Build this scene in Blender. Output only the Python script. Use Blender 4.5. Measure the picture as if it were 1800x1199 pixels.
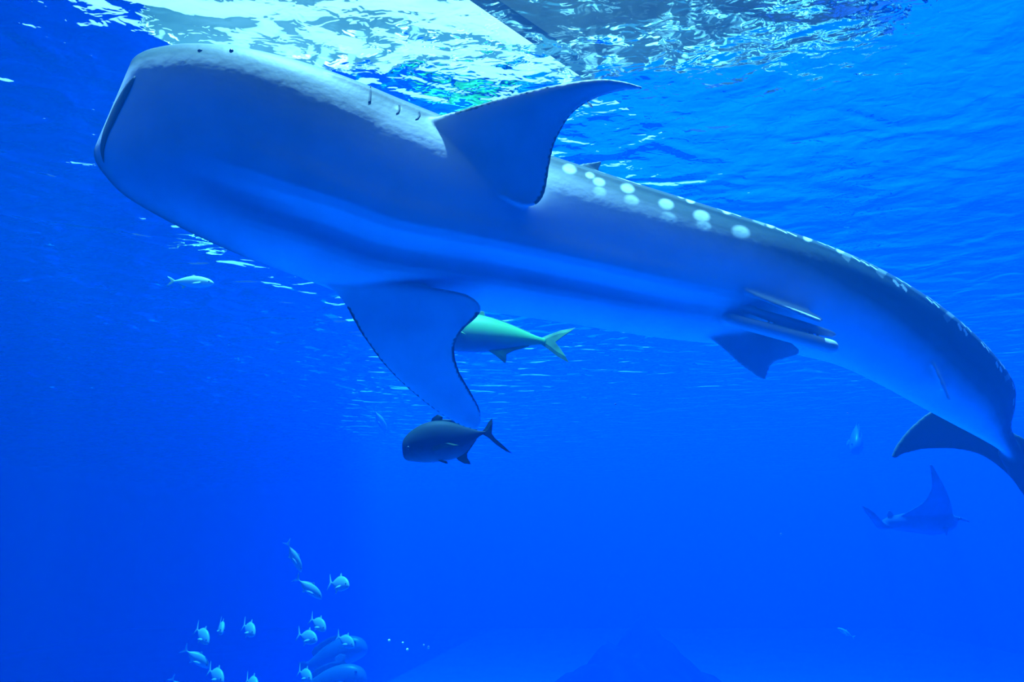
import bpy, bmesh, math, random
import numpy as np
from mathutils import Vector, Matrix, noise
from mathutils.kdtree import KDTree
from mathutils.bvhtree import BVHTree

random.seed(7)
for o in list(bpy.data.objects):
    bpy.data.objects.remove(o)
SC = bpy.context.scene
COL = SC.collection

# ------------------------------------------------------------------ camera
F = 1100.0                      # focal length in pixels of the 1800 x 1199 frame
PITCH = math.radians(18.0)
CAMZ = 7.0                      # height above the tank floor (floor at z = 0)
ZS = CAMZ + 3.99                # water surface
cam_d = bpy.data.cameras.new('camera')
cam_d.sensor_width = 36.0
cam_d.lens = F / 1800.0 * 36.0
cam_d.clip_start = 0.05
cam_d.clip_end = 300
cam = bpy.data.objects.new('camera', cam_d)
COL.objects.link(cam)
cam.location = (0, 0, CAMZ)
cam.rotation_euler = (math.pi / 2 + PITCH, 0, 0)
SC.camera = cam
CAM = Vector((0, 0, CAMZ))
RIGHT = Vector((1, 0, 0))
FWD = Vector((0, math.cos(PITCH), math.sin(PITCH)))
UP = Vector((0, -math.sin(PITCH), math.cos(PITCH)))

def P(px, py, d):
    return CAM + FWD * d + RIGHT * ((px - 900.0) / F * d) + UP * ((599.5 - py) / F * d)

# ------------------------------------------------------------------ light
world = bpy.data.worlds.new('world')
SC.world = world
world.use_nodes = True
wn = world.node_tree.nodes
wn['Background'].inputs[0].default_value = (0.92, 0.95, 0.78, 1)
wn['Background'].inputs[1].default_value = 0.9

sun_d = bpy.data.lights.new('sun', 'SUN')
sun_d.energy = 7.6
sun_d.angle = math.radians(1.5)
sun_d.color = (1.0, 0.96, 0.92)
sun = bpy.data.objects.new('sun_offscreen', sun_d)
COL.objects.link(sun)
sun.rotation_euler = Vector((0.10, 0.04, -0.99)).to_track_quat('-Z', 'Y').to_euler()

vs = SC.view_settings
vs.view_transform = 'Standard'
vs.look = 'None'
vs.exposure = 1.8
vs.gamma = 1.0
vs.use_curve_mapping = False
cy = SC.cycles
cy.max_bounces = 8
cy.diffuse_bounces = 3
cy.glossy_bounces = 4
cy.transmission_bounces = 4
cy.transparent_max_bounces = 12
cy.volume_bounces = 1
cy.caustics_reflective = False
cy.caustics_refractive = False
cy.sample_clamp_indirect = 4.0

# ------------------------------------------------------------------ helpers
def tag(o, label=None, cat=None, group=None, kind=None):
    if label: o['label'] = label
    if cat: o['category'] = cat
    if group: o['group'] = group
    if kind: o['kind'] = kind
    return o

def link(name, me, m=None, parent=None, smooth=True):
    o = bpy.data.objects.new(name, me)
    COL.objects.link(o)
    if m is not None and not me.materials:
        me.materials.append(m)
    if smooth:
        me.polygons.foreach_set('use_smooth', [True] * len(me.polygons))
    if parent is not None:
        o.parent = parent
    return o

def mesh(name, verts, faces):
    me = bpy.data.meshes.new(name)
    me.from_pydata([tuple(v) for v in verts], [], faces)
    me.update()
    return me

def empty(name, loc=(0, 0, 0)):
    o = bpy.data.objects.new(name, None)
    o.empty_display_size = 0.1
    COL.objects.link(o)
    o.location = loc
    return o

def fix_normals(me):
    bm = bmesh.new(); bm.from_mesh(me)
    bmesh.ops.recalc_face_normals(bm, faces=bm.faces)
    bm.to_mesh(me); bm.free()

class Mat:
    def __init__(s, name):
        s.m = bpy.data.materials.new(name)
        s.m.use_nodes = True
        s.t = s.m.node_tree
        s.t.nodes.clear()
        s.out = s.n('ShaderNodeOutputMaterial')
    def n(s, typ, **kw):
        nd = s.t.nodes.new(typ)
        for k, v in kw.items(): setattr(nd, k, v)
        return nd
    def l(s, a, b): s.t.links.new(a, b)

def principled(name, rough=0.6, spec=0.15):
    M = Mat(name)
    b = M.n('ShaderNodeBsdfPrincipled')
    b.inputs['Roughness'].default_value = rough
    b.inputs['Specular IOR Level'].default_value = spec
    M.l(b.outputs[0], M.out.inputs[0])
    M.b = b
    return M

def noisy(name, c1, c2, scale=6.0, rough=0.7, spec=0.1, bump=0.0, detail=4):
    M = principled(name, rough, spec)
    tc = M.n('ShaderNodeTexCoord')
    nz = M.n('ShaderNodeTexNoise')
    nz.inputs['Scale'].default_value = scale
    nz.inputs['Detail'].default_value = detail
    M.l(tc.outputs['Object'], nz.inputs['Vector'])
    r = M.n('ShaderNodeValToRGB')
    r.color_ramp.elements[0].position = 0.35; r.color_ramp.elements[0].color = (*c1, 1)
    r.color_ramp.elements[1].position = 0.65; r.color_ramp.elements[1].color = (*c2, 1)
    M.l(nz.outputs[0], r.inputs[0])
    M.l(r.outputs[0], M.b.inputs['Base Color'])
    if bump:
        bp = M.n('ShaderNodeBump'); bp.inputs['Strength'].default_value = bump
        M.l(nz.outputs[0], bp.inputs['Height']); M.l(bp.outputs[0], M.b.inputs['Normal'])
    return M.m

def counter(name, back, side, belly, z0, z1, rough=0.4, spec=0.3, nscale=18.0, namp=0.15):
    """back / side / belly colour of a fish by local height, slightly mottled"""
    M = principled(name, rough, spec)
    tc = M.n('ShaderNodeTexCoord')
    sx = M.n('ShaderNodeSeparateXYZ'); M.l(tc.outputs['Object'], sx.inputs[0])
    nz = M.n('ShaderNodeTexNoise'); nz.inputs['Scale'].default_value = nscale
    M.l(tc.outputs['Object'], nz.inputs['Vector'])
    mr = M.n('ShaderNodeMapRange')
    mr.inputs[1].default_value = z0; mr.inputs[2].default_value = z1
    M.l(sx.outputs[2], mr.inputs[0])
    ma = M.n('ShaderNodeMath', operation='MULTIPLY_ADD')
    M.l(nz.outputs[0], ma.inputs[0]); ma.inputs[1].default_value = namp
    M.l(mr.outputs[0], ma.inputs[2])
    r = M.n('ShaderNodeValToRGB')
    e = r.color_ramp.elements
    e[0].position = 0.25; e[0].color = (*belly, 1)
    e[1].position = 0.9; e[1].color = (*back, 1)
    k = e.new(0.55); k.color = (*side, 1)
    M.l(ma.outputs[0], r.inputs[0]); M.l(r.outputs[0], M.b.inputs['Base Color'])
    return M.m

def crom(pts, n):
    """Catmull-Rom resample of a list of tuples to n rows"""
    A = np.array(pts, float)
    k = len(A)
    out = []
    for i in range(n):
        x = i / (n - 1) * (k - 1)
        j = min(int(x), k - 2); f = x - j
        p0 = A[max(j - 1, 0)]; p1 = A[j]; p2 = A[j + 1]; p3 = A[min(j + 2, k - 1)]
        out.append(0.5 * ((2 * p1) + (p2 - p0) * f + (2 * p0 - 5 * p1 + 4 * p2 - p3) * f * f
                          + (3 * p1 - p0 - 3 * p2 + p3) * f ** 3))
    return np.array(out)

def arc(pts, n):
    """resample a polyline evenly by arc length (after smoothing)"""
    A = crom(pts, 200)
    L = np.concatenate([[0], np.cumsum(np.linalg.norm(np.diff(A, axis=0), axis=1))])
    t = np.linspace(0, L[-1], n)
    return np.stack([np.interp(t, L, A[:, c]) for c in range(A.shape[1])], 1)

# ------------------------------------------------------------------ the tank
X0, X1, Y0, Y1 = -34.0, 34.0, -1.6, 60.0

M = noisy('sand', (0.74, 0.73, 0.66), (0.86, 0.85, 0.78), 0.6, 0.9, 0.05, 0.2)
floor = link('floor', mesh('floor', [(X0, Y0, 0), (X1, Y0, 0), (X1, Y1, 0), (X0, Y1, 0)], [(0, 1, 2, 3)]), M, smooth=False)
tag(floor, 'pale sand floor of the deep blue tank', kind='structure')

wallm = noisy('painted_wall', (0.20, 0.36, 0.52), (0.30, 0.46, 0.62), 0.25, 0.8, 0.05)
def wall(name, a, b, z1, label, m=wallm):
    th = 0.3
    ax, ay = a; bx, by = b
    dx, dy = bx - ax, by - ay; L = math.hypot(dx, dy)
    nx, ny = dy / L * th, -dx / L * th
    v = [(ax, ay, 0), (bx, by, 0), (bx, by, z1), (ax, ay, z1),
         (ax + nx, ay + ny, 0), (bx + nx, by + ny, 0), (bx + nx, by + ny, z1), (ax + nx, ay + ny, z1)]
    f = [(0, 1, 2, 3), (5, 4, 7, 6), (4, 0, 3, 7), (1, 5, 6, 2), (3, 2, 6, 7), (4, 5, 1, 0)]
    me = mesh(name, v, f); fix_normals(me)
    return tag(link(name, me, m, smooth=False), label, kind='structure')
wall('wall_back', (X1, Y1), (X0, Y1), ZS + 0.5, 'far blue wall of the tank lost in haze')
wall('wall_left', (X0, Y1), (X0, Y0), ZS + 0.5, 'left blue wall of the tank')
wall('wall_right', (X1, Y0), (X1, Y1), ZS + 0.5, 'right blue wall of the tank')
wall('wall_front', (X0, Y0), (X1, Y0), ZS + 0.5, 'viewing wall of the tank', noisy('dark_hall', (0.02, 0.05, 0.12), (0.03, 0.07, 0.15), 0.5))

# roofs and a wall added above the water to shape its light
def slab(name, poly, z0, z1, label, m):
    n = len(poly)
    v = [(x, y, z0) for x, y in poly] + [(x, y, z1) for x, y in poly]
    f = [tuple(range(n))[::-1], tuple(range(n, 2 * n))] + [(i, (i + 1) % n, n + (i + 1) % n, n + i) for i in range(n)]
    me = mesh(name, v, f); fix_normals(me)
    return tag(link(name, me, m, smooth=False), label, kind='structure')
roofm = noisy('shade_roof_panel', (0.10, 0.11, 0.11), (0.16, 0.17, 0.16), 1.0)
slab('shade_roof', [(X0, Y0), (X1, Y0), (X1, 2.6), (X0, 2.6)], ZS + 1.5, ZS + 1.8, 'added unseen roof blocking sky light over the near edge of the tank', roofm)  # added out of view, keeps front skylight off the shark's belly
slab('shade_roof', [(X0, 6), (-7.5, 6), (-7.0, 11), (-4.0, 17), (-9.0, 32), (-3.0, Y1), (X0, Y1)], ZS + 1.5, ZS + 1.8, 'added unseen roof shading the far left corner of the tank', roofm)  # added out of view, its outline shaped to darken the far left water

# added dark wall over the water, joined to the right-hand wall, its end leaning out,
# put in to darken the view through the surface
def dark_wall():
    z0, z1 = ZS + 0.25, ZS + 6.0
    prof = [(4.2, z0), (X1 + 0.15, z0), (X1 + 0.15, z1), (-1.6, z1), (-1.2, z1 - 1.1)]
    v = [(x, 7.6, z) for x, z in prof] + [(x, 8.0, z) for x, z in prof]
    f = [(0, 1, 2, 3, 4), (9, 8, 7, 6, 5)] + [(i, 5 + i, 5 + (i + 1) % 5, (i + 1) % 5) for i in range(5)]
    me = mesh('added_dark_wall', v, f); fix_normals(me)
    m = noisy('dark_panel', (0.02, 0.04, 0.045), (0.05, 0.08, 0.08), 1.5)
    tag(link('added_dark_wall', me, m, smooth=False), 'dark wall added over the water to darken the surface view', kind='structure')
dark_wall()

# water surface: real swell in the mesh, fine ripples as bump
def surface():
    nx, ny = 420, 380
    xs = np.linspace(X0, X1, nx); ys = np.linspace(Y0, Y1, ny)
    gx, gy = np.meshgrid(xs, ys)
    z = np.zeros_like(gx)
    rng = np.random.RandomState(3)
    for k in range(26):
        lam = 0.9 * (1.12 ** k) * 0.6
        if lam < 0.5: continue
        a = rng.uniform(-0.9, 0.9) + math.pi / 2
        ph = rng.uniform(0, 6.28)
        z += 0.0010 * lam ** 0.8 * np.sin((gx * math.cos(a) + gy * math.sin(a)) * 2 * math.pi / lam + ph)
    z += ZS
    v = np.stack([gx, gy, z], -1).reshape(-1, 3)
    idx = np.arange(nx * ny).reshape(ny, nx)
    f = np.stack([idx[:-1, :-1], idx[:-1, 1:], idx[1:, 1:], idx[1:, :-1]], -1).reshape(-1, 4)
    me = mesh('water_surface', v.tolist(), f.tolist())
    M = Mat('water_surface')
    tc = M.n('ShaderNodeTexCoord')
    mp = M.n('ShaderNodeMapping'); mp.inputs['Scale'].default_value = (0.8, 1.3, 1.0)
    mp.inputs['Rotation'].default_value = (0, 0, 0.25)
    M.l(tc.outputs['Object'], mp.inputs[0])
    n1 = M.n('ShaderNodeTexNoise'); n1.inputs['Scale'].default_value = 1.6
    n1.inputs['Detail'].default_value = 1.5; n1.inputs['Roughness'].default_value = 0.4
    n1.inputs['Distortion'].default_value = 0.8
    n2 = M.n('ShaderNodeTexNoise'); n2.inputs['Scale'].default_value = 6.5
    n2.inputs['Detail'].default_value = 2.0; n2.inputs['Distortion'].default_value = 0.5
    M.l(mp.outputs[0], n1.inputs['Vector']); M.l(mp.outputs[0], n2.inputs['Vector'])
    # wind roughens the far and left water more than the sheltered near right
    sx = M.n('ShaderNodeSeparateXYZ'); M.l(tc.outputs['Object'], sx.inputs[0])
    wx = M.n('ShaderNodeMapRange'); wx.inputs[1].default_value = 4.0; wx.inputs[2].default_value = -8.0
    wx.inputs[3].default_value = 0.55; wx.inputs[4].default_value = 1.9
    M.l(sx.outputs[0], wx.inputs[0])
    wy = M.n('ShaderNodeMapRange'); wy.inputs[1].default_value = 5.0; wy.inputs[2].default_value = 12.0
    wy.inputs[3].default_value = 0.5; wy.inputs[4].default_value = 2.8
    M.l(sx.outputs[1], wy.inputs[0])
    wm = M.n('ShaderNodeMath', operation='MULTIPLY'); M.l(wx.outputs[0], wm.inputs[0]); M.l(wy.outputs[0], wm.inputs[1])
    m1 = M.n('ShaderNodeMath', operation='MULTIPLY'); M.l(n1.outputs[0], m1.inputs[0]); M.l(wm.outputs[0], m1.inputs[1])
    m2 = M.n('ShaderNodeMath', operation='MULTIPLY_ADD'); M.l(n2.outputs[0], m2.inputs[0]); m2.inputs[1].default_value = 0.10
    M.l(m1.outputs[0], m2.inputs[2])
    bp = M.n('ShaderNodeBump'); bp.inputs['Strength'].default_value = 1.0
    bp.inputs['Distance'].default_value = 0.10
    M.l(m2.outputs[0], bp.inputs['Height'])
    fr = M.n('ShaderNodeFresnel'); fr.inputs['IOR'].default_value = 1.333
    M.l(bp.outputs[0], fr.inputs['Normal'])
    gl = M.n('ShaderNodeBsdfGlossy'); gl.inputs['Roughness'].default_value = 0.0
    gl.inputs['Color'].default_value = (1, 1, 1, 1)
    M.l(bp.outputs[0], gl.inputs['Normal'])
    tr = M.n('ShaderNodeBsdfTransparent')
    mx = M.n('ShaderNodeMixShader')
    M.l(fr.outputs[0], mx.inputs[0]); M.l(tr.outputs[0], mx.inputs[1]); M.l(gl.outputs[0], mx.inputs[2])
    M.l(mx.outputs[0], M.out.inputs[0])
    return tag(link('water_surface', me, M.m), 'rippled water surface seen from below', kind='structure')
surface()

# the water itself: absorbs red and green, scatters a little blue
def water():
    e = 0.01
    x0, x1, y0, y1, z0, z1 = X0 - e, X1 + e, Y0 - e, Y1 + e, -e, ZS + 0.12
    v = [(x0, y0, z0), (x1, y0, z0), (x1, y1, z0), (x0, y1, z0), (x0, y0, z1), (x1, y0, z1), (x1, y1, z1), (x0, y1, z1)]
    f = [(3, 2, 1, 0), (4, 5, 6, 7), (0, 1, 5, 4), (1, 2, 6, 5), (2, 3, 7, 6), (3, 0, 4, 7)]
    me = mesh('water', v, f)
    M = Mat('water')
    ab = M.n('ShaderNodeVolumeAbsorption')
    # absorption coefficient = density * (1 - color)
    ab.inputs['Density'].default_value = 0.30
    ab.inputs['Color'].default_value = (0.0, 1 - 0.095 / 0.30, 1 - 0.006 / 0.30, 1)
    sc = M.n('ShaderNodeVolumeScatter')
    sc.inputs['Density'].default_value = 0.028
    sc.inputs['Color'].default_value = (0.0, 0.33, 1.0, 1)
    sc.inputs['Anisotropy'].default_value = 0.2
    ad = M.n('ShaderNodeAddShader')
    M.l(ab.outputs[0], ad.inputs[0]); M.l(sc.outputs[0], ad.inputs[1])
    M.l(ad.outputs[0], M.out.inputs['Volume'])
    return tag(link('water', me, M.m, smooth=False), 'clear blue water filling the tank', 'water', kind='stuff')
water()

# ------------------------------------------------------------------ whale shark
VOX = 0.014
# (Ux, Uy, Lx, Ly, depth, thickness toward camera, thickness away, roll deg)
ST = [
 (229, 113, 167, 258, 5.02, 0.07, 0.07, 10),
 (233, 104, 165, 268, 5.02, 0.14, 0.14, 10),
 (246,  94, 168, 283, 5.03, 0.24, 0.22, 10),
 (272,  85, 182, 304, 5.05, 0.32, 0.30, 10),
 (330,  78, 215, 338, 5.08, 0.42, 0.40, 10),
 (420,  85, 272, 373, 5.12, 0.50, 0.50, 12),
 (520, 108, 350, 413, 5.18, 0.56, 0.58, 14),
 (620, 142, 440, 453, 5.24, 0.60, 0.64, 18),
 (700, 174, 530, 487, 5.30, 0.61, 0.68, 22),
 (780, 206, 625, 520, 5.36, 0.60, 0.70, 26),
 (870, 240, 730, 533, 5.42, 0.58, 0.70, 30),
 (970, 275, 850, 546, 5.50, 0.56, 0.70, 34),
 (1100, 317, 1000, 568, 5.60, 0.54, 0.68, 40),
 (1250, 364, 1150, 592, 5.72, 0.50, 0.62, 46),
 (1390, 408, 1275, 606, 5.84, 0.45, 0.54, 52),
 (1500, 450, 1390, 622, 5.95, 0.40, 0.47, 58),
 (1600, 502, 1475, 643, 6.06, 0.35, 0.40, 62),
 (1685, 562, 1550, 678, 6.16, 0.30, 0.34, 64),
 (1745, 620, 1618, 715, 6.26, 0.25, 0.28, 64),
 (1782, 672, 1680, 748, 6.36, 0.20, 0.22, 62),
 (1785, 715, 1725, 772, 6.46, 0.16, 0.17, 60),
 (1778, 752, 1755, 790, 6.54, 0.12, 0.13, 58),
 (1790, 795, 1780, 812, 6.62, 0.07, 0.08, 56),
]
NR, NT = 150, 72

def shark_rings():
    A = crom(ST, NR)
    V = []; info = []
    for i in range(NR):
        ux, uy, lx, ly, d, bf, bb, roll = A[i]
        U = P(ux, uy, d); L = P(lx, ly, d)
        C = (U + L) / 2
        u = (U - L) / 2
        w = (CAM - C).normalized()         # toward the camera
        s = i / (NR - 1)
        g = 0.13 * min(1, max(0, (s - 0.22) / 0.12)) * min(1, max(0, (0.66 - s) / 0.1))
        for j in range(NT):
            t = 2 * math.pi * j / NT
            c, sn = math.cos(t), math.sin(t)
            e = 2.0 / (2.25 + 1.1 * min(1, max(0, (0.36 - s) / 0.16)))
            cu = math.copysign(abs(c) ** e, c); sv = math.copysign(abs(sn) ** e, sn)
            b = bf if sv > 0 else bb
            if sv > 0:
                b *= 1 - g * math.exp(-((cu + 0.40) / 0.13) ** 2) + 0.45 * g * math.exp(-((cu + 0.10) / 0.16) ** 2)
            r = 1.0
            if 0.3 < s < 0.85:
                for t0 in (0.42, -0.1, -0.6):
                    dt = (t - t0 + math.pi) % (2 * math.pi) - math.pi
                    r += 0.02 * math.exp(-(dt / 0.06) ** 2)
            V.append(C + u * cu * r + w * b * sv * r)
            info.append((s, t, math.radians(roll)))
    return V, info

SV, SI = shark_rings()
def loft_faces(nr, nt, off=0, cap=True):
    f = []
    for i in range(nr - 1):
        for j in range(nt):
            a = off + i * nt + j; b = off + i * nt + (j + 1) % nt
            f.append((a, b, b + nt, a + nt))
    if cap:
        f.append(tuple(off + j for j in range(nt))[::-1])
        f.append(tuple(off + (nr - 1) * nt + j for j in range(nt)))
    return f

def foil(lead, trail, t0, t1, n=40, m=18, thick_dir=None, edge=0.034):
    """closed fin between a leading and a trailing edge given as (px, py, depth); thickness t0 at the root, t1 at the tip"""
    A = arc([tuple(P(*p)) for p in lead], n); B = arc([tuple(P(*p)) for p in trail], n)
    V = []; inf = []
    for i in range(n):
        a = Vector(A[i]); b = Vector(B[i]); s = i / (n - 1)
        ch = b - a
        i2 = min(i + 1, n - 1); i1 = max(i - 1, 0)
        sp = (Vector(A[i2]) + Vector(B[i2]) - Vector(A[i1]) - Vector(B[i1]))
        nrm = ch.cross(sp)
        if thick_dir is not None: nrm = thick_dir
        elif nrm.length < 1e-6: nrm = FWD
        nrm = nrm.normalized()
        T = t0 + (t1 - t0) * s
        top = []; bot = []
        for j in range(m):
            x = j / (m - 1)
            h = max(edge, T * 1.9 * (math.sqrt(max(x, 0)) * (1 - x) * 1.1 + 0.02))
            h = min(h, T)
            p = a + ch * x
            top.append(p + nrm * h * 0.5); bot.append(p - nrm * h * 0.5)
        ring = top + bot[::-1]
        V += ring
        for j in range(m): inf.append((s, j / (m - 1)))
        for j in range(m): inf.append((s, 1 - j / (m - 1)))
    f = loft_faces(n, 2 * m)
    return V, f, inf

parts_v = list(SV); parts_f = loft_faces(NR, NT)
rec = [('b',) + x for x in SI]
def addfoil(kind, lead, trail, t0, t1, **k):
    V, f, inf = foil(lead, trail, t0, t1, **k)
    off = len(parts_v)
    parts_v.extend(V); parts_f.extend(tuple(off + q for q in fc) for fc in f)
    rec.extend((kind, s, c, 0) for s, c in inf)

# raised pectoral fin (upper in the picture)
addfoil('p',
  [(690, 215, 5.14), (745, 211, 5.06), (800, 197, 4.98), (860, 179, 4.90), (925, 161, 4.82), (990, 147, 4.76), (1050, 139, 4.74), (1095, 143, 4.76), (1131, 154, 4.80)],
  [(845, 330, 5.00), (885, 346, 4.92), (912, 360, 4.92), (940, 361, 4.92), (957, 340, 4.90), (966, 290, 4.86), (976, 250, 4.83), (1003, 203, 4.79), (1040, 176, 4.77), (1085, 161, 4.78), (1128, 157, 4.80)],
  0.16, 0.045)
# hanging pectoral fin (lower in the picture)
addfoil('q',
  [(520, 455, 5.12), (560, 490, 5.10), (600, 524, 5.12), (640, 592, 5.18), (690, 656, 5.28), (755, 713, 5.40), (805, 745, 5.48), (838, 755, 5.52)],
  [(770, 510, 4.98), (800, 512, 4.93), (830, 523, 4.92), (846, 541, 4.94), (838, 558, 4.98), (812, 582, 5.04), (799, 612, 5.12), (806, 650, 5.22), (828, 690, 5.34), (844, 722, 5.44), (845, 745, 5.50)],
  0.16, 0.05)
# pelvic fin hanging below the belly
addfoil('v',
  [(1200, 560, 5.62), (1262, 606, 5.56), (1300, 640, 5.54), (1335, 666, 5.54)],
  [(1345, 580, 5.60), (1375, 592, 5.56), (1405, 620, 5.54), (1362, 637, 5.54), (1352, 648, 5.54), (1345, 668, 5.54)],
  0.07, 0.04)
# pelvic fin seen edge on
addfoil('v',
  [(1285, 500, 5.42), (1330, 521, 5.36), (1380, 541, 5.33), (1442, 565, 5.36)],
  [(1330, 508, 5.60), (1380, 530, 5.58), (1420, 548, 5.56), (1447, 563, 5.52)],
  0.05, 0.03, thick_dir=UP)
# anal fin seen edge on
addfoil('v',
  [(1618, 612, 6.02), (1640, 640, 5.94), (1655, 672, 5.90), (1668, 705, 5.92)],
  [(1640, 632, 6.12), (1652, 655, 6.08), (1660, 680, 6.05), (1670, 704, 6.02)],
  0.05, 0.03, thick_dir=RIGHT)
# first dorsal fin, mostly hidden behind the back
addfoil('d',
  [(930, 330, 5.9), (980, 305, 6.05), (1020, 290, 6.15), (1056, 284, 6.2)],
  [(1080, 350, 6.0), (1062, 318, 6.1), (1052, 300, 6.18), (1058, 287, 6.2)],
  0.10, 0.035)
# tail fin: the lobe behind the body, and the lobe that runs out of the picture
addfoil('t',
  [(1800, 770, 6.60), (1740, 742, 6.72), (1690, 722, 6.80), (1645, 720, 6.84), (1605, 748, 6.84), (1578, 780, 6.82), (1567, 803, 6.80)],
  [(1815, 890, 6.60), (1775, 838, 6.68), (1730, 803, 6.76), (1685, 790, 6.80), (1630, 789, 6.82), (1590, 797, 6.82), (1574, 806, 6.80)],
  0.11, 0.05)
addfoil('t',
  [(1764, 730, 6.50), (1782, 765, 6.56), (1805, 815, 6.60), (1840, 880, 6.6), (1880, 950, 6.6), (1925, 1030, 6.62)],
  [(1755, 800, 6.60), (1775, 835, 6.64), (1800, 872, 6.66), (1830, 915, 6.66), (1868, 970, 6.66), (1920, 1032, 6.62)],
  0.11, 0.05)
# claspers
def tube(pts, seg=14, n=24):
    A = crom([tuple(P(a, b, c)) + (r,) for a, b, c, r in pts], n)
    V = []
    for i in range(n):
        p = Vector(A[i][:3]); r = max(A[i][3], 0.004)
        d = Vector(A[min(i + 1, n - 1)][:3]) - Vector(A[max(i - 1, 0)][:3])
        d.normalize()
        x = d.cross(FWD).normalized(); y = d.cross(x)
        for j in range(seg):
            t = 2 * math.pi * j / seg
            V.append(p + x * r * math.cos(t) + y * r * math.sin(t))
    return V, loft_faces(n, seg)
def addtube(pts, kind='v'):
    V, f = tube(pts)
    off = len(parts_v)
    parts_v.extend(V); parts_f.extend(tuple(off + q for q in fc) for fc in f)
    rec.extend((kind, 0.5, 0.5, 0) for _ in V)
addtube([(1250, 552, 5.50, .03), (1300, 566, 5.42, .055), (1370, 585, 5.38, .06), (1440, 604, 5.38, .062), (1463, 610, 5.38, .058), (1472, 612, 5.38, .03)])
addtube([(1290, 536, 5.46, .02), (1340, 552, 5.42, .04), (1400, 570, 5.42, .045), (1455, 586, 5.44, .035), (1470, 590, 5.44, .015)])

def shark_material():
    M = principled('whale_shark_skin', 0.55, 0.12)
    a = M.n('ShaderNodeAttribute', attribute_name='dorsal')
    sp = M.n('ShaderNodeAttribute', attribute_name='spot')
    tc = M.n('ShaderNodeTexCoord')
    nz = M.n('ShaderNodeTexNoise'); nz.inputs['Scale'].default_value = 3.0; nz.inputs['Detail'].default_value = 5
    M.l(tc.outputs['Object'], nz.inputs['Vector'])
    ma = M.n('ShaderNodeMath', operation='MULTIPLY_ADD')
    M.l(nz.outputs[0], ma.inputs[0]); ma.inputs[1].default_value = 0.22
    M.l(a.outputs['Fac'], ma.inputs[2])
    r = M.n('ShaderNodeValToRGB')
    e = r.color_ramp.elements
    e[0].position = 0.1; e[0].color = (0.88, 0.89, 0.87, 1)
    e[1].position = 1.0; e[1].color = (0.045, 0.08, 0.07, 1)
    k = e.new(0.36); k.color = (0.52, 0.55, 0.53, 1)
    k = e.new(0.66); k.color = (0.14, 0.18, 0.155, 1)
    M.l(ma.outputs[0], r.inputs[0])
    mx = M.n('ShaderNodeMix', data_type='RGBA')
    M.l(sp.outputs['Fac'], mx.inputs['Factor'])
    M.l(r.outputs[0], mx.inputs[6])
    mx.inputs[7].default_value = (0.80, 0.84, 0.66, 1)
    M.l(mx.outputs[2], M.b.inputs['Base Color'])
    n2 = M.n('ShaderNodeTexNoise'); n2.inputs['Scale'].default_value = 14.0
    M.l(tc.outputs['Object'], n2.inputs['Vector'])
    bp = M.n('ShaderNodeBump'); bp.inputs['Strength'].default_value = 0.15; bp.inputs['Distance'].default_value = 0.02
    M.l(n2.outputs[0], bp.inputs['Height']); M.l(bp.outputs[0], M.b.inputs['Normal'])
    return M.m

# spots seen on the back in the photograph: (px, py, radius px)
SPOTS = [(1001, 297, 9), (1037, 308, 6), (1053, 320, 8), (1054, 337, 9), (1103, 331, 9), (1110, 352, 10), (1171, 359, 10), (1175, 383, 11),
         (1233, 380, 11), (1237, 397, 10), (1302, 408, 12), (1198, 343, 6), (1214, 352, 6), (1278, 371, 6), (1355, 395, 6),
         (1420, 419, 6), (1478, 440, 6),
         (505, 116, 7), (540, 126, 8), (575, 140, 8), (610, 150, 9), (598, 172, 9), (632, 166, 10), (660, 178, 9), (625, 188, 9), (665, 195, 8), (560, 162, 8), (700, 190, 8)]

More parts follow.
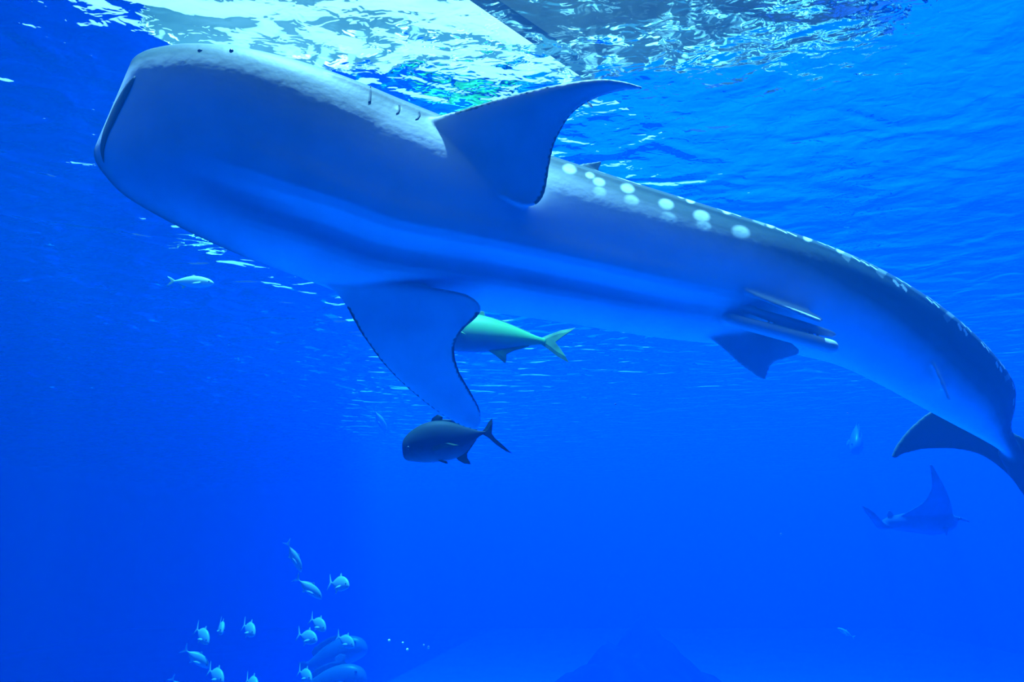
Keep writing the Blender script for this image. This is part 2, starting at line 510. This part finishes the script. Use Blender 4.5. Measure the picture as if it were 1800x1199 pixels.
def build_shark():
    me = mesh('raw', parts_v, parts_f); fix_normals(me)
    tmp = bpy.data.objects.new('raw', me); COL.objects.link(tmp)
    md = tmp.modifiers.new('r', 'REMESH'); md.mode = 'VOXEL'; md.voxel_size = VOX; md.adaptivity = 0
    sm = tmp.modifiers.new('s', 'SMOOTH'); sm.factor = 0.5; sm.iterations = 4
    dg = bpy.context.evaluated_depsgraph_get()
    body = bpy.data.meshes.new_from_object(tmp.evaluated_get(dg))
    bpy.data.objects.remove(tmp); bpy.data.meshes.remove(me)
    body.name = 'body'
    n = len(body.vertices)
    co = np.empty(n * 3); body.vertices.foreach_get('co', co); co = co.reshape(-1, 3)
    kd = KDTree(len(parts_v))
    for i, v in enumerate(parts_v): kd.insert(v, i)
    kd.balance()
    dors = np.zeros(n); spot = np.zeros(n); rim = np.zeros(n)
    for i in range(n):
        _, j, _ = kd.find(co[i])
        k = rec[j]
        if k[0] == 'b':
            s, t, roll = k[1], k[2], k[3]
            # ventral direction: toward the camera, rolled toward the lower edge
            tv = math.pi / 2 + roll
            c = math.cos(t - tv)           # 1 belly, -1 back
            x = (0.55 + 0.5 * min(1, max(0, (0.42 - s) / 0.12)) + 0.55 * max(0, s - 0.62) / 0.38 - c) / 1.05
            x = min(1, max(0, x)); x = x * x * (3 - 2 * x)
            dors[i] = x
            if x > 0.6 and c < -0.45:        # rows of spots over the hidden back
                q = (s * 34) % 1 - 0.5; w = (t * 9 / math.pi + (0.5 if int(s * 34) % 2 else 0)) % 1 - 0.5
                if q * q + w * w < 0.06: spot[i] = 0.9
                elif abs(q) > 0.44: spot[i] = 0.25
        elif k[0] in 'pq':
            s, c = k[1], k[2]
            e = 0.12
            if (c < 0.02 or c > 0.985) and s > 0.27: rim[i] = 1.0
            dors[i] = e
        elif k[0] == 'v': dors[i] = 0.22
        elif k[0] == 'd': dors[i] = 0.7
        else: dors[i] = 1.0
    ed = np.empty(len(body.edges) * 2, np.int64); body.edges.foreach_get('vertices', ed); ed = ed.reshape(-1, 2)
    deg = np.bincount(ed.ravel(), minlength=n).astype(float)
    def relax(x, k):
        for _ in range(k):
            y = np.bincount(ed[:, 0], x[ed[:, 1]], n) + np.bincount(ed[:, 1], x[ed[:, 0]], n)
            x = 0.4 * x + 0.6 * y / deg
        return x
    dors = np.maximum(relax(dors, 30), 0.9 * np.clip(relax(rim, 2) * 1.5 - 0.25, 0, 1))
    # visible spots
    rel = co - np.array(CAM)
    dd = rel @ np.array(FWD)
    px = 900 + F * (rel @ np.array(RIGHT)) / dd; py = 599.5 - F * (rel @ np.array(UP)) / dd
    bodymask = np.array([1])  # all kinds; fins are excluded by their dorsal value below
    for si, (x, y, r) in enumerate(SPOTS):
        hd = si >= 17
        if hd: r *= 0.6
        sx = r * 1.25
        ang = 0.30
        ex = (px - x) * math.cos(ang) + (py - y) * math.sin(ang); ey = -(px - x) * math.sin(ang) + (py - y) * math.cos(ang)
        q = np.sqrt((ex / sx) ** 2 + (ey / (r * 0.85)) ** 2)
        m = np.clip((1.25 - q) / 0.45, 0, 1) * (dd > 4.95)
        spot = np.maximum(spot, m * (0.3 if hd else 0.95))
    for nm, arr in (('dorsal', dors), ('spot', spot)):
        at = body.attributes.new(nm, 'FLOAT', 'POINT'); at.data.foreach_set('value', arr.astype(np.float32))
    base = P(1000, 440, 5.5)
    root = empty('whale_shark', base)
    tag(root, 'huge pale-bellied whale shark with white-spotted back, both pectoral fins spread', 'whale shark')
    body.transform(Matrix.Translation(-base))
    body.materials.clear()
    ob = link('body', body, shark_material(), root)
    bv = BVHTree.FromPolygons([Vector(c) for c in co], [tuple(p.vertices) for p in body.polygons])
    return root, base, bv

SHARK, SBASE, SBV = build_shark()

def onskin(px, py, off=0.004):
    d = (P(px, py, 1.0) - CAM).normalized()
    h = SBV.ray_cast(CAM, d)
    if h[0] is None: return None
    return h[0] - d * off

darkskin = noisy('dark_skin_fold', (0.03, 0.05, 0.06), (0.05, 0.08, 0.09), 8)
lipskin = noisy('lip_skin', (0.22, 0.27, 0.28), (0.30, 0.36, 0.36), 6)
def skinstrip(name, a, b, m, off=0.006, thick=0.02, n=28, rows=5):
    """a thin closed strip lying on the skin between two polylines of the flank"""
    A = arc(a, n); B = arc(b, n)
    V = []; ok = None
    for i in range(n):
        for j in range(rows):
            q = A[i] + (B[i] - A[i]) * j / (rows - 1)
            h = onskin(q[0], q[1], off)
            if h is None: h = ok if ok is not None else P(q[0], q[1], 5.0)
            ok = h
            V.append(h - SBASE)
    k = len(V)
    V2 = [v + (v + SBASE - CAM).normalized() * thick for v in V]
    f = []
    for i in range(n - 1):
        for j in range(rows - 1):
            q = i * rows + j
            f.append((q, q + 1, q + rows + 1, q + rows)); f.append((k + q, k + q + rows, k + q + rows + 1, k + q + 1))
    rim = [i * rows for i in range(n)] + [(n - 1) * rows + j for j in range(1, rows)] + [i * rows + rows - 1 for i in range(n - 2, -1, -1)] + [j for j in range(rows - 2, 0, -1)]
    for i in range(len(rim)):
        p, q = rim[i], rim[(i + 1) % len(rim)]
        f.append((p, q, q + k, p + k))
    me = mesh(name, V + V2, f); fix_normals(me)
    return link(name, me, m, SHARK)

mo = skinstrip('mouth', [(237, 133), (221, 150), (204, 178), (190, 208), (180, 235), (176, 262), (181, 285)],
                        [(238, 135), (231, 154), (217, 183), (202, 213), (190, 239), (183, 264), (183, 286)], darkskin)
mo['label'] = 'dark slit of the wide mouth'
for g in ([(652, 150), (653, 165), (652, 180)], [(703, 183), (704, 191), (701, 199)], [(738, 195), (739, 203), (735, 209)]):
    a = g; b = [(x - 3 - 1.0 * i, y + 1) for i, (x, y) in enumerate(g)]
    skinstrip('gill_slit', a, b, darkskin, n=10, rows=3)

def ball(name, p, r, m, parent, base, sx=1, sy=1, sz=1, seg=14):
    bm = bmesh.new()
    bmesh.ops.create_uvsphere(bm, u_segments=seg, v_segments=seg // 2 + 2, radius=r)
    for v in bm.verts: v.co = Vector((v.co.x * sx, v.co.y * sy, v.co.z * sz))
    me = bpy.data.meshes.new(name); bm.to_mesh(me); bm.free()
    o = link(name, me, m, parent)
    o.location = p - base
    return o
eyem = principled('eye_dark', 0.2, 0.5); eyem.b.inputs['Base Color'].default_value = (0.01, 0.015, 0.02, 1); eyem = eyem.m
e = onskin(407, 90, -0.008)
if e: ball('eye', e, 0.017, eyem, SHARK, SBASE)['label'] = 'small dark eye on the side of the head'
e = onskin(352, 89, -0.008)
if e: ball('nostril', e, 0.013, eyem, SHARK, SBASE, 1.6, 1, 0.5)

# ------------------------------------------------------------------ fish
def loft_body(prof, seg=16, n=26):
    """prof rows: x, top, bottom, half width (nose first); local x forward, z up"""
    A = crom(prof, n)
    V = []
    for x, zt, zb, w in A:
        zc = (zt + zb) / 2; h = max((zt - zb) / 2, 0.002); w = max(w, 0.002)
        for j in range(seg):
            t = 2 * math.pi * j / seg
            V.append((x, w * math.sin(t), zc + h * math.cos(t)))
    me = mesh('body', V, loft_faces(n, seg)); fix_normals(me)
    return me

def fin_mesh(name, poly, th=0.012):
    """fin cut from an outline in the x-z plane, thick in the middle, thin at the rim"""
    n = len(poly)
    c = (sum(p[0] for p in poly) / n, sum(p[1] for p in poly) / n)
    V = [(p[0], 0.0, p[1]) for p in poly]
    inner = [(c[0] + (p[0] - c[0]) * 0.7, c[1] + (p[1] - c[1]) * 0.7) for p in poly]
    V += [(p[0], th / 2, p[1]) for p in inner] + [(p[0], -th / 2, p[1]) for p in inner]
    f = [tuple(range(n, 2 * n)), tuple(range(3 * n - 1, 2 * n - 1, -1))]
    for i in range(n):
        j = (i + 1) % n
        f += [(i, j, n + j, n + i), (j, i, 2 * n + i, 2 * n + j)]
    me = mesh(name, V, f); fix_normals(me)
    return me

class Species:
    def __init__(s, body, fins, eye, mats):
        s.body = loft_body(body); s.body.materials.append(mats[0])
        s.fins = []
        for name, poly, y, splay in fins:
            me = fin_mesh(name, poly); me.materials.append(mats[1])
            s.fins.append((name, me, y, splay))
        bm = bmesh.new(); bmesh.ops.create_uvsphere(bm, u_segments=10, v_segments=8, radius=eye[3])
        s.eye = bpy.data.meshes.new('eye'); bm.to_mesh(s.eye); bm.free(); s.eye.materials.append(eyem)
        s.eyep = eye
    def make(s, name, nose, tail, label, cat, group=None, up=Vector((0, 0, 1)), fat=1.0, tailyaw=0.0, deep=1.0):
        x = nose - tail; L = x.length; x = x.normalized()
        z = (up - x * up.dot(x)).normalized(); y = z.cross(x)
        R = Matrix((x, y, z)).transposed().to_4x4()
        root = empty(name, (nose + tail) / 2)
        root.matrix_world = Matrix.Translation((nose + tail) / 2) @ R @ Matrix.Diagonal((L, L * fat, L * deep, 1))
        tag(root, label, cat, group)
        link('body', s.body, None, root)
        for nm, me, yy, splay in s.fins:
            sides = (1, -1) if yy else (1,)
            for sd in sides:
                o = link(nm, me, None, root, smooth=False)
                o.location = (0, yy * sd, 0)
                if splay: o.rotation_euler = (splay * sd, 0, 0)
                if nm == 'tail_fin' and tailyaw:
                    px = -0.33
                    o.rotation_euler = (0, 0, tailyaw); o.location = (px - px * math.cos(tailyaw), -px * math.sin(tailyaw), 0)
        for sd in (1, -1):
            o = link('eye', s.eye, None, root); o.location = (s.eyep[0], s.eyep[1] * sd, s.eyep[2])
        return root

silver = counter('silver_skin', (0.22, 0.40, 0.26), (0.34, 0.40, 0.38), (0.36, 0.40, 0.40), -0.22, 0.22)
silverfin = noisy('silver_fin', (0.45, 0.55, 0.42), (0.6, 0.68, 0.5), 10)
# deep silver trevally
TREV = [(0.50, 0.00, -0.02, 0.004), (0.46, 0.06, -0.06, 0.03), (0.38, 0.135, -0.105, 0.055), (0.26, 0.195, -0.15, 0.075), (0.12, 0.215, -0.175, 0.08),
        (-0.02, 0.19, -0.165, 0.07), (-0.14, 0.125, -0.115, 0.05), (-0.24, 0.055, -0.055, 0.028), (-0.31, 0.022, -0.024, 0.014), (-0.36, 0.02, -0.022, 0.006)]
TREVF = [('tail_fin', [(-0.32, 0.015), (-0.37, 0.06), (-0.44, 0.16), (-0.50, 0.24), (-0.455, 0.10), (-0.415, 0.0), (-0.455, -0.10), (-0.50, -0.22), (-0.44, -0.15), (-0.37, -0.06), (-0.32, -0.015)], 0, 0),
         ('dorsal_fin', [(0.12, 0.19), (0.06, 0.265), (0.03, 0.30), (0.02, 0.23), (-0.10, 0.175), (-0.24, 0.075), (-0.24, 0.045), (-0.08, 0.12)], 0, 0),
         ('anal_fin', [(0.04, -0.15), (-0.02, -0.22), (-0.05, -0.265), (-0.055, -0.19), (-0.14, -0.135), (-0.24, -0.065), (-0.24, -0.04), (-0.08, -0.11)], 0, 0),
         ('pectoral_fin', [(0.24, -0.02), (0.18, 0.0), (0.06, -0.06), (0.0, -0.12), (0.10, -0.09), (0.20, -0.06)], 0.07, 0.25)]
SILVER = Species(TREV, TREVF, (0.39, 0.052, 0.045, 0.018), (silver, silverfin))
# big dark trevally
GIANT = [(0.50, 0.03, -0.05, 0.02), (0.493, 0.08, -0.075, 0.05), (0.465, 0.125, -0.10, 0.07), (0.40, 0.175, -0.12, 0.09), (0.28, 0.225, -0.145, 0.105), (0.14, 0.235, -0.152, 0.105),
         (0.02, 0.205, -0.145, 0.09), (-0.08, 0.16, -0.105, 0.065), (-0.16, 0.12, -0.035, 0.04), (-0.22, 0.09, 0.022, 0.022), (-0.27, 0.076, 0.042, 0.013), (-0.30, 0.072, 0.044, 0.006)]
GIANTF = [('tail_fin', [(-0.265, 0.076), (-0.30, 0.11), (-0.335, 0.155), (-0.375, 0.185), (-0.36, 0.12), (-0.345, 0.05), (-0.385, -0.02), (-0.45, -0.095), (-0.515, -0.17), (-0.46, -0.14), (-0.38, -0.07), (-0.31, 0.01), (-0.265, 0.043)], 0, 0),
          ('dorsal_fin', [(0.22, 0.215), (0.19, 0.265), (0.145, 0.29), (0.12, 0.285), (0.13, 0.245), (0.0, 0.222), (-0.14, 0.142), (-0.22, 0.10), (-0.22, 0.08), (0.0, 0.18)], 0, 0),
          ('anal_fin', [(0.02, -0.125), (-0.01, -0.165), (-0.06, -0.20), (-0.12, -0.215), (-0.095, -0.165), (-0.10, -0.11), (-0.20, 0.0), (-0.20, 0.02), (-0.08, -0.08)], 0, 0),
          ('pelvic_fin', [(0.18, -0.14), (0.14, -0.165), (0.10, -0.185), (0.10, -0.16), (0.14, -0.14)], 0.02, 0.2),
          ('pectoral_fin', [(0.24, 0.0), (0.18, 0.02), (0.06, 0.01), (-0.04, -0.03), (0.06, -0.035), (0.20, -0.05)], 0.095, 0.05)]
giantskin = counter('dark_trevally_skin', (0.010, 0.03, 0.025), (0.022, 0.035, 0.045), (0.16, 0.19, 0.20), -0.19, 0.22, rough=0.6, spec=0.08)
giantfin = noisy('dark_trevally_fin', (0.03, 0.07, 0.03), (0.06, 0.12, 0.03), 6)
TREVALLY = Species(GIANT, GIANTF, (0.43, 0.075, 0.01, 0.02), (giantskin, giantfin))
# long amberjack
JACK = [(0.50, 0.0, -0.015, 0.004), (0.46, 0.04, -0.05, 0.03), (0.36, 0.085, -0.09, 0.055), (0.20, 0.12, -0.115, 0.07), (0.04, 0.125, -0.115, 0.07),
        (-0.12, 0.092, -0.085, 0.055), (-0.24, 0.050, -0.048, 0.034), (-0.32, 0.024, -0.026, 0.018), (-0.36, 0.02, -0.022, 0.008)]
JACKF = [('tail_fin', [(-0.33, 0.018), (-0.37, 0.045), (-0.44, 0.085), (-0.525, 0.115), (-0.47, 0.065), (-0.41, 0.0), (-0.45, -0.05), (-0.50, -0.125), (-0.43, -0.09), (-0.37, -0.045), (-0.33, -0.02)], 0, 0),
         ('dorsal_fin', [(0.10, 0.12), (0.06, 0.165), (0.03, 0.17), (0.02, 0.135), (-0.12, 0.105), (-0.27, 0.05), (-0.27, 0.035), (-0.08, 0.09)], 0, 0),
         ('anal_fin', [(-0.04, -0.095), (-0.09, -0.125), (-0.15, -0.17), (-0.145, -0.115), (-0.20, -0.075), (-0.27, -0.045), (-0.27, -0.03), (-0.12, -0.07)], 0, 0),
         ('pectoral_fin', [(0.27, -0.02), (0.22, 0.0), (0.12, -0.03), (0.08, -0.06), (0.14, -0.065), (0.24, -0.05)], 0.065, 0.25)]
jackskin = counter('amberjack_skin', (0.04, 0.42, 0.06), (0.07, 0.44, 0.10), (0.14, 0.17, 0.18), -0.12, 0.12)
jackfin = noisy('amberjack_fin', (0.03, 0.12, 0.05), (0.10, 0.32, 0.10), 8)
AMBER = Species(JACK, JACKF, (0.41, 0.045, 0.015, 0.014), (jackskin, jackfin))
goldskin = counter('golden_trevally_skin', (0.72, 0.85, 0.42), (0.70, 0.82, 0.50), (0.72, 0.80, 0.66), -0.14, 0.14)
goldfin = noisy('golden_fin', (0.6, 0.72, 0.2), (0.75, 0.82, 0.35), 8)
GOLD = Species([(x, a * 1.15, b * 1.05, w) for x, a, b, w in JACK], JACKF, (0.41, 0.045, 0.02, 0.016), (goldskin, goldfin))
# heavy grouper
GROUP = [(0.50, -0.05, -0.10, 0.02), (0.48, 0.03, -0.14, 0.07), (0.42, 0.10, -0.17, 0.10), (0.30, 0.16, -0.185, 0.12), (0.12, 0.185, -0.185, 0.12),
         (-0.08, 0.16, -0.16, 0.095), (-0.24, 0.105, -0.105, 0.06), (-0.34, 0.07, -0.07, 0.035), (-0.40, 0.07, -0.07, 0.015)]
GROUPF = [('tail_fin', [(-0.36, 0.06), (-0.43, 0.10), (-0.50, 0.10), (-0.515, 0.0), (-0.50, -0.10), (-0.43, -0.10), (-0.36, -0.06)], 0, 0),
          ('dorsal_fin', [(0.26, 0.16), (0.20, 0.225), (0.05, 0.245), (-0.10, 0.235), (-0.22, 0.205), (-0.28, 0.16), (-0.27, 0.08), (0.0, 0.14)], 0, 0),
          ('anal_fin', [(-0.06, -0.14), (-0.12, -0.21), (-0.20, -0.22), (-0.26, -0.16), (-0.26, -0.08)], 0, 0),
          ('pectoral_fin', [(0.24, -0.06), (0.16, -0.01), (0.08, -0.03), (0.06, -0.10), (0.12, -0.14), (0.22, -0.12)], 0.115, 0.3)]
groupskin = counter('grouper_skin', (0.08, 0.12, 0.10), (0.12, 0.17, 0.14), (0.16, 0.20, 0.19), -0.2, 0.2, namp=0.4, nscale=9)
groupfin = noisy('grouper_fin', (0.06, 0.09, 0.08), (0.10, 0.14, 0.12), 10)
GROUPER = Species(GROUP, GROUPF, (0.39, 0.095, 0.05, 0.018), (groupskin, groupfin))

def at2(nx, ny, tx, ty, d, L=None, sign=1):
    """nose and tail points for a fish of real length L whose picture runs from tail to nose"""
    a = P(nx, ny, d); b = P(tx, ty, d)
    if L is not None:
        pl = (a - b).length
        if L > pl:
            k = math.sqrt(L * L - pl * pl) / 2 * sign
            d1, d2 = d - k, d + k
            a = P(nx, ny, d1); b = P(tx, ty, d2)
    return a, b

n_, t_ = at2(708, 792, 893, 766, 6.15)
TREVALLY.make('giant_trevally', n_, t_, 'dark deep-bodied trevally with a sharply forked tail under the hanging pectoral fin', 'fish', up=Vector((0, -.1, 1)))
n_, t_ = at2(690, 572, 1003, 605, 7.3)
AMBER.make('amberjack', n_, t_, 'sunlit green-backed amberjack half hidden behind the hanging pectoral fin', 'fish', up=Vector((0, 0.25, 1)))
n_, t_ = at2(376, 498, 294, 494, 9.13)
GOLD.make('golden_trevally', n_, t_, 'bright yellow-green fish under its own reflection at the surface', 'fish')
n_, t_ = at2(680, 762, 655, 715, 14.5)
SILVER.make('silver_trevally', n_, t_, 'pale slender fish diving steeply near the dark trevally', 'fish', up=Vector((1, 0, 0.8)), deep=0.62)
n_, t_ = at2(1042, 190, 1029, 175, 5.1)
SILVER.make('pilot_fish', n_, t_, 'tiny pale fish tucked at the trailing edge of the raised pectoral fin', 'fish', up=Vector((1, 0, .6)), deep=0.7)
n_, t_ = at2(1472, 1104, 1503, 1122, 12)
SILVER.make('silver_trevally', n_, t_, 'lone small pale fish in open blue water below the ray', 'fish', deep=0.55)
n_, t_ = at2(1506, 792, 1504, 748, 15.9, 1.2, 1)
GROUPER.make('grouper', n_, t_, 'faint hazy fish near the surface below the whale shark tail', 'fish', up=Vector((0.3, -0.2, 1)))

# school of small silver fish
SCH = [
 # nose, tail, depth, length, sign, label, deep
 ((530, 1006), (503, 950), 8.0, None, 1, 'slender silver fish pointing nose-down just above a green-backed one', 0.55),
 ((566, 1053), (518, 1014), 8.0, None, 1, 'green-backed silver fish slanting down, under a slender nose-down fish', 0.72),
 ((614, 1030), (577, 1024), 8.4, 0.42, 1, 'round silver fish beside the green-backed one, tail spread upright', 1.0),
 ((367, 1131), (344, 1103), 8.2, 0.40, 1, 'small silver fish dipping its head, beside a fish seen almost head-on', 1.0),
 ((391, 1112), (386, 1096), 8.6, 0.40, 1, 'narrow silver fish seen almost head-on between two rounder ones', 1.0),
 ((448, 1116), (427, 1097), 8.4, 0.40, 1, 'round silver fish swimming apart, next to one seen almost head-on', 1.0),
 ((368, 1174), (321, 1139), 8.0, None, 1, 'silver fish slanting down with its nose at another fish\'s back', 0.78),
 ((393, 1199), (366, 1176), 8.2, 0.40, 1, 'silver fish touched from behind by a slanting one', 1.0),
 ((573, 1108), (545, 1086), 8.8, 0.40, 1, 'topmost of the three small silver fish over the groupers', 1.0),
 ((558, 1127), (522, 1114), 8.6, 0.40, 1, 'middle one of the three small silver fish over the groupers', 1.0),
 ((623, 1137), (591, 1117), 9.0, 0.40, 1, 'small silver fish directly in front of the upper grouper', 1.0),
 ((548, 1196), (524, 1178), 9.0, 0.40, 1, 'small silver fish at the tail of the lower grouper', 1.0),
 ((453, 1210), (432, 1194), 8.4, 0.40, 1, 'silver fish of which only the back shows, below the round one', 1.0),
 ((325, 1225), (300, 1190), 8.2, None, 1, 'silver fish of which only the tail tip shows below the school', 0.8),
]
for a, b, d, L, sg, lab, deep in SCH:
    n_, t_ = at2(a[0], a[1], b[0], b[1], d, L, sg)
    SILVER.make('silver_trevally', n_, t_, lab, 'fish', 'school of small silver fish', up=Vector((0.15, 0, 1)), deep=deep)
# groupers deep in the haze
n_, t_ = at2(642, 1128, 528, 1178, 13.0)
GROUPER.make('grouper', n_, t_, 'upper hazy grouper with a small silver fish in front of it', 'fish', 'hazy groupers')
n_, t_ = at2(643, 1182, 525, 1212, 12.0)
GROUPER.make('grouper', n_, t_, 'lower hazy grouper with a dark back and blunt head', 'fish', 'hazy groupers')

# ------------------------------------------------------------------ manta ray
def manta():
    V = []; Fc = []; inf = []
    def add(v, f):
        off = len(V); V.extend(v); Fc.extend(tuple(off + q for q in fc) for fc in f)
    D = 12.0
    def fl(lead, trail, t0, t1):
        v, f, _ = foil(lead, trail, t0, t1, n=30, m=14, edge=0.03); add(v, f)
    # trunk
    v, f = tube([(1546, 921, D, .03), (1565, 918, D, .10), (1600, 917, D, .17), (1640, 918, D - .02, .2), (1668, 917, D - .04, .16), (1680, 914, D - .05, .06)], 16, 24)
    add(v, f)
    # near wing raised
    fl([(1674, 914, D), (1674, 895, D - .1), (1666, 868, D - .3), (1655, 846, D - .5), (1643, 826, D - .7), (1637, 815, D - .8)],
       [(1560, 916, D), (1592, 902, D - .1), (1622, 884, D - .3), (1637, 860, D - .5), (1638, 840, D - .7), (1635, 818, D - .8)], 0.22, 0.07)
    # lower edge of the disc
    fl([(1674, 915, D), (1672, 928, D + .15), (1662, 935, D + .25), (1640, 938, D + .35)],
       [(1552, 918, D), (1560, 928, D + .15), (1590, 934, D + .25), (1625, 938, D + .35)], 0.22, 0.08)
    # far wing, tip turned up behind the tail
    fl([(1580, 922, D), (1556, 920, D - .1), (1545, 908, D - .3), (1530, 895, D - .5), (1515, 888, D - .7)],
       [(1560, 930, D), (1544, 930, D - .1), (1533, 917, D - .3), (1523, 904, D - .5), (1514, 890, D - .7)], 0.14, 0.06)
    # head fins and dorsal fin
    fl([(1672, 906, D - .1), (1684, 908, D - .1), (1696, 911, D - .1), (1707, 918, D - .1)],
       [(1672, 916, D - .1), (1684, 916, D - .1), (1696, 917, D - .1), (1706, 920, D - .1)], 0.08, 0.05)
    fl([(1656, 928, D - .45), (1660, 935, D - .45), (1663, 943, D - .45)],
       [(1668, 924, D - .45), (1667, 933, D - .45), (1665, 943, D - .45)], 0.08, 0.05)
    fl([(1560, 912, D), (1559, 903, D), (1562, 896, D)], [(1574, 912, D), (1571, 904, D), (1566, 897, D)], 0.07, 0.04)
    me = mesh('raw', V, Fc); fix_normals(me)
    tmp = bpy.data.objects.new('raw', me); COL.objects.link(tmp)
    md = tmp.modifiers.new('r', 'REMESH'); md.mode = 'VOXEL'; md.voxel_size = 0.022
    sm = tmp.modifiers.new('s', 'SMOOTH'); sm.factor = 0.5; sm.iterations = 4
    dg = bpy.context.evaluated_depsgraph_get()
    body = bpy.data.meshes.new_from_object(tmp.evaluated_get(dg)); body.name = 'body'
    bpy.data.objects.remove(tmp); bpy.data.meshes.remove(me)
    base = P(1612, 915, D)
    root = empty('manta_ray', base)
    tag(root, 'grey manta ray banking with one pointed wing raised below the whale shark tail', 'ray')
    body.transform(Matrix.Translation(-base)); body.materials.clear()
    link('body', body, noisy('manta_skin', (0.05, 0.07, 0.08), (0.09, 0.11, 0.12), 2.5), root)
    ball('eye', P(1687, 912, D - .2), 0.035, eyem, root, base)
manta()

# ------------------------------------------------------------------ rocks on the tank floor
rockm = noisy('reef_rock', (0.015, 0.02, 0.02), (0.05, 0.06, 0.05), 1.2, 0.9, 0.05, 0.5)
def rock(loc, sx, sy, sz, seed, label, power=1.0):
    bm = bmesh.new(); bmesh.ops.create_icosphere(bm, subdivisions=5, radius=1.0)
    off = Vector((seed * 7.1, seed * 3.3, seed))
    for v in bm.verts:
        p = v.co.copy()
        k = 1 + 0.28 * noise.noise(p * 1.6 + off) + 0.14 * noise.noise(p * 4 + off) + 0.06 * noise.noise(p * 9 + off)
        q = p * k
        taper = 1 - 0.55 * power * max(0, q.z)
        v.co = Vector((q.x * sx * taper, q.y * sy * taper, max(q.z, -0.15) * sz))
    me = bpy.data.meshes.new('reef_rock'); bm.to_mesh(me); bm.free()
    o = link('reef_rock', me, rockm); o.location = loc
    return tag(o, label, 'rock')
def rock_at(px, top, R, az, sx, sy, seed, label, power=1.0):
    rock((R * math.sin(az), R * math.cos(az), 0), sx, sy, (CAMZ + top) / 1.12, seed, label, power)
rock_at(0, -2.9, 28.0, math.radians(10.5), 4.6, 3.0, 1, 'hazy dark reef mound rising from the tank floor')

# ------------------------------------------------------------------ bubbles
bub = principled('bubble', 0.1, 0.8); bub.b.inputs['Base Color'].default_value = (0.9, 0.95, 0.95, 1); bub = bub.m
bmesh_b = bmesh.new(); bmesh.ops.create_icosphere(bmesh_b, subdivisions=2, radius=1.0)
bme = bpy.data.meshes.new('air_bubble'); bmesh_b.to_mesh(bme); bmesh_b.free()
CL = 'tiny bright air bubble in the loose cluster beside the groupers'
for x, y, r, lab in [(684, 1126, 2, CL), (708, 1130, 1.6, CL), (716, 1142, 2, CL), (745, 1134, 1.6, CL), (753, 1138, 2.2, CL),
                (1082, 711, 2, 'single tiny air bubble below the belly of the whale shark'),
                (1373, 939, 1.8, 'single tiny air bubble in open water before the manta ray'),
                (1490, 727, 1.8, 'single tiny air bubble beside the faint hazy fish')]:
    d = 5.6
    o = link('air_bubble', bme, bub); o.location = P(x, y, d); k = 1.15 * r / F * d; o.scale = (k, k, k)
    tag(o, lab, 'bubble', 'drifting air bubbles')
